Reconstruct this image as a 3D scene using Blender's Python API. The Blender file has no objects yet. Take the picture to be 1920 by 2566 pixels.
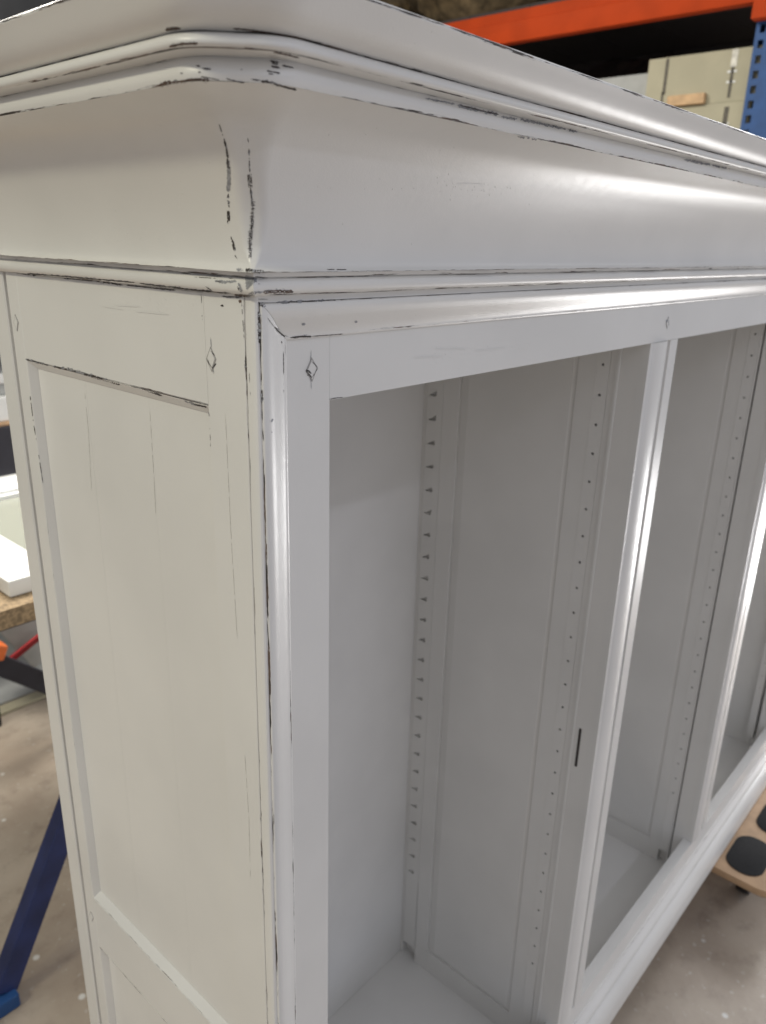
import bpy, bmesh, math, random
from mathutils import Vector, Matrix, noise
random.seed(7)
C = bpy.context.scene.collection
scene = bpy.context.scene
U = 0.04            # one measuring unit of the cabinet in metres (stile width)
Z0 = 1.38           # height of the top of the door opening above the workshop floor
def W(x, y, z): return Vector((x*U, y*U, Z0+z*U))

# ------------------------------------------------------------------ camera
R_ = ((0.66637856, -0.74517655, 0.02552496), (-0.2287524, -0.23690604, -0.94421812), (0.70965622, 0.62336782, -0.32833003))
CAMPOS = Vector((-0.36949, -0.37592, Z0+0.10274))
cam_d = bpy.data.cameras.new('camera'); cam = bpy.data.objects.new('camera', cam_d); C.objects.link(cam)
m = Matrix.Identity(4)
for i in range(3):
    m[i][0] = R_[0][i]; m[i][1] = -R_[1][i]; m[i][2] = -R_[2][i]; m[i][3] = CAMPOS[i]
cam.matrix_world = m
cam_d.sensor_fit = 'VERTICAL'; cam_d.sensor_height = 36.0; cam_d.lens = 1942.4/2566*36
cam_d.clip_start = 0.01; cam_d.clip_end = 100
cam_d.dof.use_dof = True; cam_d.dof.focus_distance = 0.56; cam_d.dof.aperture_fstop = 9.5
scene.camera = cam
FPX = 1942.4
def pix_dir(px, py):
    v = ((px-960)/FPX, (py-1283)/FPX, 1.0)
    return Vector([sum(R_[k][i]*v[k] for k in range(3)) for i in range(3)]).normalized()

# ------------------------------------------------------------------ light of the workshop
world = bpy.data.worlds.new('World'); scene.world = world; world.use_nodes = True
bg = world.node_tree.nodes['Background']
bg.inputs['Color'].default_value = (0.825, 0.85, 0.92, 1); bg.inputs['Strength'].default_value = 0.55
def area(name, loc, target, sx, sy, power, col):
    d = bpy.data.lights.new(name, 'AREA'); d.shape = 'RECTANGLE'; d.size = sx; d.size_y = sy; d.energy = power; d.color = col
    o = bpy.data.objects.new(name, d); C.objects.link(o); o.location = loc
    o.rotation_euler = (Vector(target)-Vector(loc)).to_track_quat('-Z', 'Y').to_euler()
    return o
area('ceiling_tube_front', (0.6, -3.0, 3.55), (0.6, 0, 1.0), 3.4, 0.10, 14, (0.82, 0.85, 1.0))
area('door_light_front', (1.0, -4.2, 0.85), (0.6, 0, 1.1), 3.2, 1.3, 15, (0.76, 0.81, 1.0))
area('streak_fill_low', (3.0, -0.50, 0.30), (0, -0.45, 0.75), 0.70, 0.46, 19, (1.0, 0.99, 0.98))  # added panel standing in for bright floor glow; streaks the down-facing mouldings
area('streak_fill_high', (4.3, -0.10, 2.85), (0, -0.10, 2.0), 0.70, 1.00, 46, (1.0, 0.99, 0.98))  # unseen source added for upper streaks; gap below it spares the mid cove
area('floor_fill_right', (3.3, -0.9, 2.9), (3.2, -0.8, 0), 1.6, 0.5, 8, (1.0, 0.99, 0.98))  # added fill brightening the unseen right floor that the mouldings reflect
area('ceiling_tube_left', (-2.9, 0.75, 3.75), (0, 0.15, 1.2), 1.3, 0.30, 60, (1.0, 0.952, 0.72))
area('ceiling_tube_back', (0.55, 1.9, 3.0), (0.15, 1.3, 0), 1.2, 0.8, 100, (1.0, 0.95, 0.86))
scene.view_settings.view_transform = 'Standard'; scene.view_settings.look = 'None'
scene.view_settings.exposure = 0.0; scene.view_settings.gamma = 1.0

# ------------------------------------------------------------------ materials
def newmat(name):
    mt = bpy.data.materials.new(name); mt.use_nodes = True
    nt = mt.node_tree; return mt, nt, nt.nodes['Principled BSDF']
def N(nt, t, **kw):
    n = nt.nodes.new(t)
    for k, v in kw.items(): setattr(n, k, v)
    return n
def math_(nt, op, a, b=None, c=None, clamp=False):
    n = nt.nodes.new('ShaderNodeMath'); n.operation = op; n.use_clamp = clamp
    for i, x in enumerate((a, b, c)):
        if x is None: continue
        if isinstance(x, (int, float)): n.inputs[i].default_value = x
        else: nt.links.new(x, n.inputs[i])
    return n.outputs[0]
def mixc(nt, f, a, b):
    n = nt.nodes.new('ShaderNodeMix'); n.data_type = 'RGBA'
    for s, x in ((n.inputs[0], f), (n.inputs[6], a), (n.inputs[7], b)):
        if isinstance(x, (int, float)): s.default_value = x
        elif isinstance(x, tuple): s.default_value = (*x, 1)
        else: nt.links.new(x, s)
    return n.outputs[2]
def ramp(nt, f, a, b):
    n = nt.nodes.new('ShaderNodeMapRange'); n.inputs[1].default_value = a; n.inputs[2].default_value = b
    n.interpolation_type = 'SMOOTHSTEP'; nt.links.new(f, n.inputs[0]); return n.outputs[0]
def noise_(nt, vec, sc, detail=3, rough=.5):
    n = nt.nodes.new('ShaderNodeTexNoise'); n.inputs['Scale'].default_value = sc
    n.inputs['Detail'].default_value = detail; n.inputs['Roughness'].default_value = rough
    nt.links.new(vec, n.inputs['Vector']); return n.outputs['Fac']

def paint_material(name, base, worn=True, rough=.34):
    mt, nt, b = newmat(name)
    tc = N(nt, 'ShaderNodeTexCoord'); obj = tc.outputs['Object']
    cloud = noise_(nt, obj, 6, 3)
    col = mixc(nt, ramp(nt, cloud, .3, .7), tuple(x*.955 for x in base), tuple(min(1, x*1.03) for x in base))
    fine = noise_(nt, obj, 900, 2); med = noise_(nt, obj, 120, 3)
    vor = N(nt, 'ShaderNodeTexVoronoi'); vor.inputs['Scale'].default_value = 38; nt.links.new(obj, vor.inputs['Vector'])
    nib = math_(nt, 'MULTIPLY', ramp(nt, math_(nt, 'MULTIPLY', vor.outputs['Distance'], -1.0), -.045, -.012),
                math_(nt, 'GREATER_THAN', N(nt, 'ShaderNodeSeparateColor').outputs[0], .5))
    sep = [n for n in nt.nodes if n.bl_idname == 'ShaderNodeSeparateColor'][0]; nt.links.new(vor.outputs['Color'], sep.inputs[0])
    [n for n in nt.nodes if n.bl_idname == 'ShaderNodeMath' and n.operation == 'GREATER_THAN'][0].inputs[1].default_value = .90
    h = math_(nt, 'ADD', math_(nt, 'ADD', math_(nt, 'MULTIPLY', fine, .30), math_(nt, 'MULTIPLY', med, .35)), math_(nt, 'MULTIPLY', nib, 1.3))
    rg = math_(nt, 'ADD', rough-.05, math_(nt, 'MULTIPLY', med, .1))
    if worn:
        at = N(nt, 'ShaderNodeAttribute', attribute_name='ed')
        uv = N(nt, 'ShaderNodeUVMap', uv_map='UVMap')
        mp = N(nt, 'ShaderNodeMapping'); mp.inputs['Scale'].default_value = (16, 260, 1); nt.links.new(uv.outputs[0], mp.inputs[0])
        mp2 = N(nt, 'ShaderNodeMapping'); mp2.inputs['Scale'].default_value = (90, 1500, 1); nt.links.new(uv.outputs[0], mp2.inputs[0])
        n1 = noise_(nt, mp.outputs[0], 1, 3, .55); n2 = noise_(nt, mp2.outputs[0], 1, 2, .6)
        mm = math_(nt, 'ADD', at.outputs['Fac'], math_(nt, 'ADD', math_(nt, 'MULTIPLY', math_(nt, 'SUBTRACT', n1, .5), 1.9),
                                                     math_(nt, 'MULTIPLY', math_(nt, 'SUBTRACT', n2, .5), .95)))
        on = math_(nt, 'GREATER_THAN', at.outputs['Fac'], .02)
        dark = math_(nt, 'MULTIPLY', ramp(nt, mm, .93, .98), on); prim = math_(nt, 'MULTIPLY', ramp(nt, mm, .74, .94), on)
        wood = mixc(nt, ramp(nt, noise_(nt, obj, 45, 3), .42, .62), (.040, .033, .030), (.12, .080, .060))
        col = mixc(nt, math_(nt, 'MULTIPLY', prim, .45), col, (.30, .30, .315))
        col = mixc(nt, dark, col, wood)
        h = math_(nt, 'SUBTRACT', h, math_(nt, 'MULTIPLY', dark, .8))
        rg = math_(nt, 'ADD', rg, math_(nt, 'MULTIPLY', dark, .3))
    nt.links.new(col, b.inputs['Base Color']); nt.links.new(rg, b.inputs['Roughness'])
    bp = N(nt, 'ShaderNodeBump'); bp.inputs['Strength'].default_value = .35; bp.inputs['Distance'].default_value = .0006
    nt.links.new(h, bp.inputs['Height']); nt.links.new(bp.outputs[0], b.inputs['Normal'])
    return mt
PB = (.69, .68, .655)
M = {}
M['paint'] = paint_material('cream_satin_paint', PB)
M['inner'] = paint_material('inner_cream_paint', (.70, .688, .662), worn=False, rough=.42)
def flat(name, col, rough=.6, var=.15, sc=20, metal=0.0, bump=.0, spec=.5):
    mt, nt, b = newmat(name); b.inputs['Specular IOR Level'].default_value = spec
    tc = N(nt, 'ShaderNodeTexCoord'); n = noise_(nt, tc.outputs['Object'], sc, 4)
    c = mixc(nt, ramp(nt, n, .3, .7), tuple(x*(1-var) for x in col), tuple(min(1, x*(1+var)) for x in col))
    nt.links.new(c, b.inputs['Base Color']); b.inputs['Roughness'].default_value = rough; b.inputs['Metallic'].default_value = metal
    if bump:
        bp = N(nt, 'ShaderNodeBump'); bp.inputs['Strength'].default_value = bump; bp.inputs['Distance'].default_value = .003
        nt.links.new(n, bp.inputs['Height']); nt.links.new(bp.outputs[0], b.inputs['Normal'])
    return mt
M['hole'] = flat('grey_hole', (.46, .45, .43), .7, .3, 300)  # inside of the pin holes, a darker grey than the inner paint
M['bare'] = flat('bare_dark_wood', (.042, .034, .031), .75, .4, 300)
M['brown'] = flat('bare_brown_wood', (.085, .055, .042), .7, .4, 300)
M['crack'] = flat('hairline_crack', (.56, .55, .51), .6, .12, 300)
M['primer'] = flat('grey_primer', (.27, .275, .29), .6, .25, 500)
M['ply'] = flat('birch_plywood', (.46, .30, .175), .6, .12, 30)
M['pad'] = flat('black_carpet', (.014, .014, .015), .95, .3, 300)
M['rubber'] = flat('black_rubber', (.012, .012, .013), .5, .2)
M['orange'] = flat('orange_beam_paint', (.44, .046, .004), .7, .08, 9, spec=.2)
M['blue'] = flat('blue_upright_paint', (.014, .070, .22), .6, .15, 15)
M['darkblue'] = flat('dark_blue_steel', (.014, .026, .105), .5, .25, 15)
M['navy'] = flat('navy_plastic', (.020, .020, .030), .5, .15)
M['beige'] = flat('beige_carton', (.42, .39, .28), .8, .08, 6)
M['white'] = flat('white_lacquer', (.72, .73, .72), .4, .04)
M['greywhite'] = flat('greyed_white_board', (.40, .41, .40), .6, .06)  # plain white, greyer and darker than the lacquer
M['tape'] = flat('clear_tape', (.62, .60, .52), .25, .2, 60)
M['ink'] = flat('dark_print', (.10, .09, .07), .7, .5, 200)
M['pine'] = flat('pale_pine', (.52, .34, .18), .6, .15, 30)
M['olive'] = flat('olive_board', (.075, .068, .045), .8, .25, 8)
M['wool'] = flat('mineral_wool', (.15, .105, .055), .95, .45, 22, bump=.8)
M['darkbrown'] = flat('dark_brown_sack', (.035, .022, .018), .9, .5, 12)
M['chip'] = flat('chipboard', (.25, .18, .105), .85, .35, 160)
M['red'] = flat('red_plastic', (.30, .015, .02), .5, .1)
M['clamp'] = flat('orange_plastic', (.75, .17, .04), .4, .1)
M['wall'] = flat('workshop_wall', (.10, .10, .10), .9, .2, 3)
def floor_mat():
    mt, nt, b = newmat('dusty_concrete')
    tc = N(nt, 'ShaderNodeTexCoord'); o = tc.outputs['Object']
    n1 = noise_(nt, o, 2.2, 5, .6); n2 = noise_(nt, o, 17, 4, .6); n3 = noise_(nt, o, 60, 3)
    c = mixc(nt, ramp(nt, n1, .3, .72), (.33, .268, .212), (.50, .435, .36))
    c = mixc(nt, math_(nt, 'MULTIPLY', ramp(nt, n2, .50, .72), .30), c, (.13, .095, .075))
    c = mixc(nt, math_(nt, 'MULTIPLY', ramp(nt, n3, .62, .74), .55), c, (.55, .52, .48))
    v = N(nt, 'ShaderNodeTexVoronoi'); v.inputs['Scale'].default_value = 11; nt.links.new(o, v.inputs['Vector'])
    c = mixc(nt, ramp(nt, math_(nt, 'MULTIPLY', v.outputs['Distance'], -1.0), -.10, -.05), c, (.66, .65, .62))
    nt.links.new(c, b.inputs['Base Color']); b.inputs['Roughness'].default_value = .45
    bp = N(nt, 'ShaderNodeBump'); bp.inputs['Strength'].default_value = .3; bp.inputs['Distance'].default_value = .004
    nt.links.new(n2, bp.inputs['Height']); nt.links.new(bp.outputs[0], b.inputs['Normal']); return mt
M['floor'] = floor_mat()
def glass_mat():
    mt, nt, b = newmat('greenish_glass')
    b.inputs['Base Color'].default_value = (.62, .64, .56, 1); b.inputs['Roughness'].default_value = .2
    b.inputs['Transmission Weight'].default_value = .55; b.inputs['IOR'].default_value = 1.45; return mt
M['glass'] = glass_mat()

# ------------------------------------------------------------------ object helpers
def empty(name, loc, label=None, cat=None, group=None):
    o = bpy.data.objects.new(name, None); C.objects.link(o); o.location = loc; o.empty_display_size = .05
    if label: o['label'] = label
    if cat: o['category'] = cat
    if group: o['group'] = group
    return o
def link(name, me, mat, parent=None, smooth=True, angle=32):
    o = bpy.data.objects.new(name, me); C.objects.link(o)
    if mat is not None: me.materials.append(mat)
    if parent is not None:
        o.parent = parent
        root = parent
        off = Vector((0, 0, 0))
        while root is not None: off += root.location; root = root.parent
        me.transform(Matrix.Translation(-off))
    if smooth:
        for p in me.polygons: p.use_smooth = True
        me.set_sharp_from_angle(angle=math.radians(angle))
    return o
def tag(o, label, cat, group=None):
    o['label'] = label; o['category'] = cat
    if group: o['group'] = group
    return o
def finish(bm, bev=0.0, seg=2):
    bmesh.ops.recalc_face_normals(bm, faces=bm.faces)
    if bev > 0:
        es = [e for e in bm.edges if len(e.link_faces) == 2 and e.calc_face_angle(0) > .6]
        bmesh.ops.bevel(bm, geom=es, offset=bev, segments=seg, affect='EDGES', profile=.6)
    me = bpy.data.meshes.new('m'); bm.to_mesh(me); bm.free(); return me
def box_bm(bm, a, b, mt=None):
    x0, y0, z0 = a; x1, y1, z1 = b
    vs = [bm.verts.new(((x1 if i & 1 else x0), (y1 if i & 2 else y0), (z1 if i & 4 else z0))) for i in range(8)]
    if mt is not None:
        for v in vs: v.co = mt @ v.co
    for f in ((0, 1, 3, 2), (4, 6, 7, 5), (0, 4, 5, 1), (2, 3, 7, 6), (0, 2, 6, 4), (1, 5, 7, 3)):
        bm.faces.new([vs[i] for i in f])
def weighted(o):
    md = o.modifiers.new('even_shading', 'WEIGHTED_NORMAL'); md.weight = 80; md.keep_sharp = True; return o
def box(name, a, b, mat, parent=None, bev=.001, mt=None):
    bm = bmesh.new(); box_bm(bm, a, b, mt); o = link(name, finish(bm, bev), mat, parent, angle=50)
    return weighted(o) if bev > 0 else o
def ubox(name, x0, x1, y0, y1, z0, z1, mat, parent, bev=.0008):
    return box(name, W(min(x0, x1), min(y0, y1), min(z0, z1)), W(max(x0, x1), max(y0, y1), max(z0, z1)), mat, parent, bev)
def catmull(pts, n=6):
    out = []
    P = [pts[0]]+list(pts)+[pts[-1]]
    for i in range(1, len(P)-2):
        for k in range(n):
            t = k/n
            out.append(tuple(.5*((2*P[i][j])+(-P[i-1][j]+P[i+1][j])*t+(2*P[i-1][j]-5*P[i][j]+4*P[i+1][j]-P[i+2][j])*t*t
                                 + (-P[i-1][j]+3*P[i][j]-3*P[i+1][j]+P[i+2][j])*t**3) for j in range(2)))
    out.append(tuple(pts[-1][:2])); return out
def profile(segs, r=.10):
    """segs: list of (points, wear at its first point). Returns a list of (a, b, wear) with guard points beside each worn edge."""
    pts = []
    for seg, w in segs:
        for i, p in enumerate(seg): pts.append([p[0], p[1], w if i == 0 else 0.0])
    cl = [pts[0]]
    for p in pts[1:]:
        if math.hypot(p[0]-cl[-1][0], p[1]-cl[-1][1]) < 1e-4: cl[-1][2] = max(cl[-1][2], p[2])
        else: cl.append(p)
    pts = cl
    # guard: weights fall linearly with distance from worn points
    L = [0]
    for i in range(1, len(pts)): L.append(L[-1]+math.hypot(pts[i][0]-pts[i-1][0], pts[i][1]-pts[i-1][1]))
    worn = [(L[i], pts[i][2]) for i in range(len(pts)) if pts[i][2] > 0]
    extra = []
    for l, w in worn:
        for d in (-r, -r/2, r/2, r): extra.append(l+d)
    allL = sorted(set(L+[e for e in extra if 0 < e < L[-1]]))
    res = []
    for l in allL:
        i = max(k for k in range(len(L)) if L[k] <= l+1e-9); i = min(i, len(L)-2)
        t = (l-L[i])/max(1e-9, L[i+1]-L[i])
        a = pts[i][0]*(1-t)+pts[i+1][0]*t; b = pts[i][1]*(1-t)+pts[i+1][1]*t
        w = max([0]+[ww*(1-abs(l-ll)/r) for ll, ww in worn])
        if res and abs(res[-1][3]-l) < 1e-5: continue
        res.append((a, b, w, l))
    return res
def loft(name, prof, stations, place, mat, parent, closed=True, caps=True, angle=28, useed=True):
    """prof: (a,b,wear,arc) list; stations: list of (key, length position); place(key, a, b) -> Vector."""
    n = len(prof); verts = []; faces = []; ed = []; uv = []
    u0 = random.uniform(0, 50)
    for key, ll in stations:
        for (a, b, w, l) in prof:
            verts.append(place(key, a, b)); ed.append(w if useed else 0); uv.append((u0+ll, l*U+u0*.37))
    m_ = n if closed else n-1
    fuv = []
    for s in range(len(stations)-1):
        for i in range(m_):
            j = (i+1) % n
            q = (s*n+i, s*n+j, (s+1)*n+j, (s+1)*n+i); faces.append(q)
            vv = [uv[k] for k in q]
            if j == 0:
                vv = [uv[q[0]], (uv[q[0]][0], uv[q[0]][1]+.01), (uv[q[3]][0], uv[q[3]][1]+.01), uv[q[3]]]
            fuv += vv
    if caps and closed:
        for s in (0, len(stations)-1):
            q = list(range(s*n, s*n+n)); faces.append(q if s else q[::-1]); fuv += [uv[k] for k in faces[-1]]
    me = bpy.data.meshes.new(name); me.from_pydata([tuple(v) for v in verts], [], faces)
    ul = me.uv_layers.new(name='UVMap')
    for i, t in enumerate(fuv): ul.data[i].uv = t
    at = me.attributes.new('ed', 'FLOAT', 'POINT')
    for i, e in enumerate(ed): at.data[i].value = e
    me.validate(); me.update()
    bm = bmesh.new(); bm.from_mesh(me); bmesh.ops.recalc_face_normals(bm, faces=bm.faces); bm.to_mesh(me); bm.free()
    return link(name, me, mat, parent, angle=angle)

# ------------------------------------------------------------------ the setting: floor and walls
def struct(o): o['kind'] = 'structure'; return o
bm = bmesh.new(); bmesh.ops.create_grid(bm, x_segments=2, y_segments=2, size=8); 
struct(link('floor', finish(bm), M['floor'])).location = (0, 0, 0)
struct(box('wall_back', (-6, 4.6, 0), (7.5, 4.8, 4.2), M['wall'], None, 0))

# ------------------------------------------------------------------ THE CABINET
s, F = 1.78, .274
XR = 43.4          # outer right end
YB = 8.80          # outer back
ZB = -31.0         # underside of the plinth
cab = empty('display_cabinet', W(20, 4, ZB), 'large cream painted display cabinet with sanded dark edges, deep cornice and open doorless front', 'cabinet')
P = M['paint']; I = M['inner']

# --- cornice: plan path at projection p with a clipped corner of width c
def plan(p, c):
    f = .42*c
    def corner(vx, vy, sx):
        # from side line towards the front line; sx=+1 left corner, -1 right corner
        A = Vector((vx, vy+c)); B = Vector((vx+sx*c, vy)); out = []
        dA = Vector((0, -1)); dAB = (B-A).normalized() if c > 1e-5 else Vector((sx, -1)).normalized(); dB = Vector((sx, 0))
        g = min(f, (B-A).length*.45 if c > 1e-5 else 0)
        for k in range(7):
            t = k/6; p0 = A-dA*g; p2 = A+dAB*g; out.append((1-t)**2*p0+2*t*(1-t)*A+t*t*p2)
        for k in range(7):
            t = k/6; p0 = B-dAB*g; p2 = B+dB*g; out.append((1-t)**2*p0+2*t*(1-t)*B+t*t*p2)
        return out
    L = corner(-(s+p), -(F+p), 1); Rr = corner(XR+p, -(F+p), -1)[::-1]
    return [Vector((-(s+p), YB+.0)), Vector((-(s+p), 4.0))]+L+[Vector((8, -(F+p))), Vector((20, -(F+p)))]+Rr+[Vector((XR+p, YB))]
nst = len(plan(1, .5))
def cornice_piece(name, prof, cfun, parent, angle=28):
    base = plan(prof[0][0], .3); stations = []; ll = 0
    for i in range(nst):
        if i: ll += (base[i]-base[i-1]).length*U
        stations.append((i, ll))
    def place(i, a, b):
        q = plan(a, max(0.0, cfun(a, b)))[i]; return W(q.x, q.y, b)
    return loft(name, prof, stations, place, P, parent, angle=angle)
def lerp_tab(tab, x):
    if x <= tab[0][0]: return tab[0][1]
    for (x0, y0), (x1, y1) in zip(tab, tab[1:]):
        if x <= x1:
            t = (x-x0)/(x1-x0); t = t*t*(3-2*t) if y1-y0 > .3 else t
            return y0+(y1-y0)*t
    return tab[-1][1]
cz = lambda a, b: lerp_tab([(2.10, .0), (2.16, .02), (2.45, .17), (2.9, .24), (3.4, .27), (3.75, .36), (4.05, .54), (4.28, .70), (4.76, .78), (5.3, .92)], b)
cove = catmull([(.27, 2.125), (.20, 2.17), (.155, 2.25), (.145, 2.40), (.17, 2.62), (.235, 2.90), (.34, 3.20), (.48, 3.50), (.65, 3.79), (.86, 4.03), (1.11, 4.18), (1.42, 4.282)], 5)
cornice = cornice_piece('cornice', profile([(cove, .93), ([(1.42, 4.282), (1.0, 4.45)], 0), ([(-.6, 4.45), (-.6, 2.125)], 0)]), cz, cab)
crown = [([(1.0, 4.40), (1.42, 4.283)], 0), (catmull([(1.42, 4.283), (1.44, 4.36), (1.425, 4.46), (1.37, 4.556)], 3), 1.06), ([(1.37, 4.556), (1.47, 4.566)], .70), ([(1.47, 4.566), (1.56, 4.576)], 0),
         (catmull([(1.59, 4.580), (1.635, 4.615), (1.638, 4.67), (1.605, 4.725), (1.544, 4.758)], 3), 1.0),
         (catmull([(1.544, 4.758), (1.63, 4.79), (1.725, 4.85), (1.81, 4.935), (1.88, 5.04), (1.94, 5.14), (1.985, 5.21)], 3), 1.08),
         ([(1.985, 5.235)], 1.08), ([(1.96, 5.26), (-.5, 5.27), (-.5, 4.46), (1.0, 4.45)], 0)]
cornice_piece('crown_moulding', profile(crown, .075), cz, cornice)
bead = [([(-.2, 1.785)], 0), ([(.06, 1.785), (.10, 1.80)], 1.0), (catmull([(.10, 1.80), (.155, 1.85), (.175, 1.925), (.155, 2.0), (.10, 2.045)], 4), .95),
        ([(.10, 2.045), (.145, 2.06)], .9), ([(.145, 2.06), (.15, 2.118)], .85), ([(.15, 2.118), (-.2, 2.122)], 0)]
cornice_piece('bead_moulding', profile(bead, .07), lambda a, b: .0, cornice)

# --- face frame
fr = .49                                   # thickness
def fstile(x0, x1, z0, z1, name='frame_stile'):
    return ubox(name, x0, x1, 0, fr, z0, z1, P, cab, .00025)
fstile(-1.60, 0, -30.2, 2.0)
fstile(41.8, 43.2, -30.2, 2.0)
ubox('frame_rail', 0.0005, 41.7995, -.0004, fr, 0, 2.0, P, cab, .00015)
ubox('frame_rail', 0.0005, 41.7995, -.0004, fr, -29.9, -27.55, P, cab, .00025)
# mitred bolection moulding round the frame; o = distance from the outer arris, proud = height above the frame
WX, WZ = .70, .59
mo = [([(0, -.02), (0, .26)], 0), (catmull([(0, .26), (.02, .288), (.07, .298), (.15, .290), (.26, .250), (.38, .185), (.50, .120), (.60, .078), (.66, .066)], 4), 1.04),
      ([(.66, .066), (.70, .045), (.70, .0)], .84), ([(.70, 0), (.70, -.02)], .0)]
mprof = profile(mo, .07)
IN = (-1.0, 1.086, 42.8, -28.65)          # inner rectangle: x0, ztop, x1, zbot
def mould(side):
    x0, zt, x1, zb = IN; g = .004
    ends = {'left': ((x0, zb, -1, -1), (x0, zt, -1, 1)), 'top': ((x0, zt, -1, 1), (x1, zt, 1, 1)),
            'right': ((x1, zt, 1, 1), (x1, zb, 1, -1)), 'bottom': ((x1, zb, 1, -1), (x0, zb, -1, -1))}[side]
    sh = {'left': (0, 1), 'top': (1, 0), 'right': (0, -1), 'bottom': (-1, 0)}[side]
    ln = abs(ends[0][0]-ends[1][0])+abs(ends[0][1]-ends[1][1])
    def place(key, a, b):
        e = ends[key]; k = 1-a/.70; sg = 1 if key == 0 else -1
        return W(e[0]+sh[0]*g*sg+e[2]*k*WX, -b, e[1]+sh[1]*g*sg+e[3]*k*WZ)
    return loft('frame_moulding', mprof, [(0, 0), (1, ln*U)], place, P, cab)
for sd in ('left', 'top', 'right', 'bottom'): mould(sd)
# fillet under the cornice and quarter round at the corner
ubox('frieze_fillet', -1.69, 43.2, -.245, .3, 1.681, 1.82, P, cab, .0006)
qprof = profile([([(-1.60, .45), (-1.60, -.24)], 0), ([(-1.695, -.246), (-1.73, -.244), (-1.758, -.226), (-1.774, -.19), (-1.779, -.14), (-1.78, -.03)], 0),
                 ([(-1.78, -.03), (-1.765, -.008), (-1.70, .01)], .86), ([(-1.68, .06), (-1.68, .45)], .0)], .05)
weighted(loft('corner_bead', qprof, [(ZB+1.2, 0), (-15, .6), (1.79, 1.3)], lambda k, a, b: W(a, b, k), P, cab))

# --- outer side, left
def zprof(name, segs, z0, z1, parent=cab, r=.06, mat=P):
    o = loft(name, profile(segs, r), [(z0, 0), ((z0+z1)/2, abs(z1-z0)*U/2), (z1, abs(z1-z0)*U)], lambda k, a, b: W(a, b, k), mat, parent)
    return o if name == 'mullion' else weighted(o)
def zstile(y0, y1, z0, z1, wf=.8, wb=.6, name='side_stile'):
    rr = .03; rb = .030 if y0 > 3 else .008
    return zprof(name, [([(-1.3, y0), (-s+rr, y0)], 0), ([(-s+rr*.3, y0+rr*.3), (-s, y0+rr)], wf), ([(-s, y0+rr), (-s, (y0+y1)/2), (-s, y1-rb)], 0),
                        ([(-s+rb*.3, y1-rb*.3), (-s+rb, y1)], wb), ([(-1.3, y1)], 0)], z0, z1)
dr = .180
zstile(.0, .998, ZB+1.2, 1.79, .80, 0)
zstile(7.457, 7.975, ZB+1.2, 1.79, .55, .80)
zprof('back_post', [([(-1.4, 8.14), (-s+.03, 8.14)], 0), ([(-s, 8.175), (-s, 8.76)], .3), ([(-s+.03, 8.80), (-1.4, 8.80)], .2)], ZB+1.2, 1.79)
zprof('groove_fillet', [([(-1.3, 7.96), (-s+.15, 7.985), (-s+.15, 8.13), (-1.3, 8.16)], 0)], ZB+1.2, 1.78)
def srail(z0, z1, wt, wb):
    rr = .03
    pr = profile([([(-1.3, z0), (-s+.002+rr, z0)], 0), ([(-s+.002, z0+rr), (-s+.002, z1-rr)], wb), ([(-s+.002+rr, z1)], wt), ([(-1.3, z1)], 0)], .07)
    return weighted(loft('side_rail', pr, [(1.0, 0), (4, .12), (7.455, .26)], lambda k, a, b: W(a, k, b), P, cab))
srail(-.016, 1.788, 0, .86); srail(-16.608, -14.80, .84, .4); srail(ZB+1.2, -28.2, .6, 0)
bw = .10
def bevel_frame(zt, zb):
    """sloping mouldings round a sunk panel"""
    yl, yf = 7.457, .998; bz = .17
    def pc(name, a, b, ax, sgn, w):
        # a,b corners (y,z); sloping inwards
        pr = profile([([(0, 0), (.012, .012)], w), ([(bw, dr-.03), (bw+.012, dr+.002)], .35), ([(bw, dr+.08), (0, dr+.08)], 0)], .05)
        def place(k, d, h):
            y, z = (a, b)[k]; cy_ = -1 if y > 4 else 1; cz_ = -1 if z > (zt+zb)/2 else 1
            return W(-s+h+.004, y+cy_*d, z+cz_*d*bz/bw)
        return loft(name, pr, [(0, 0), (1, .3)], place, P, cab, angle=25)
    pc('panel_moulding', (yl, zt), (yf, zt), 0, 0, .92); pc('panel_moulding', (yl, zb), (yl, zt), 0, 0, .7)
    pc('panel_moulding', (yl, zb), (yf, zb), 0, 0, .86); pc('panel_moulding', (yf, zb), (yf, zt), 0, 0, 0)
bevel_frame(-.016, -14.80); bevel_frame(-16.608, -28.2)
for zt, zb in ((.10, -14.92), (-16.5, -28.3)):
    ys = [.90, 3.06, 5.33, 7.55]
    for i in range(3):
        o = ubox('panel_board', -s+dr+.0005*(i == 1), -s+dr+.35, ys[i]+.0008, ys[i+1]-.0008, zb, zt, P, cab, .00010)

# --- carcass: inner side walls, back, top, floor, plinth
ubox('inner_side_wall', -1.28, -1.0, fr+.004, 8.42, -30, 2.0, I, cab, 0)
ubox('inner_side_wall', 42.4, 42.7, fr+.004, 8.42, -30, 2.0, I, cab, 0)
ubox('outer_side_wall', 42.72, XR, .3, YB, -30, 1.78, P, cab, .0008)
xs_ = [(-1.3, 13.6), (13.603, 28.5), (28.503, 42.8)]
for a, b in xs_:
    ubox('back_board', a, b, 8.374, 8.72, -30.0, 1.9, I, cab, .0003)
ubox('cabinet_floor', -1.2, 42.6, fr+.01, 8.37, -30.3, -29.79, I, cab, .0003)
ubox('cabinet_ceiling', -1.2, 42.6, fr+.01, 8.37, .62, .95, I, cab, .0003)
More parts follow.
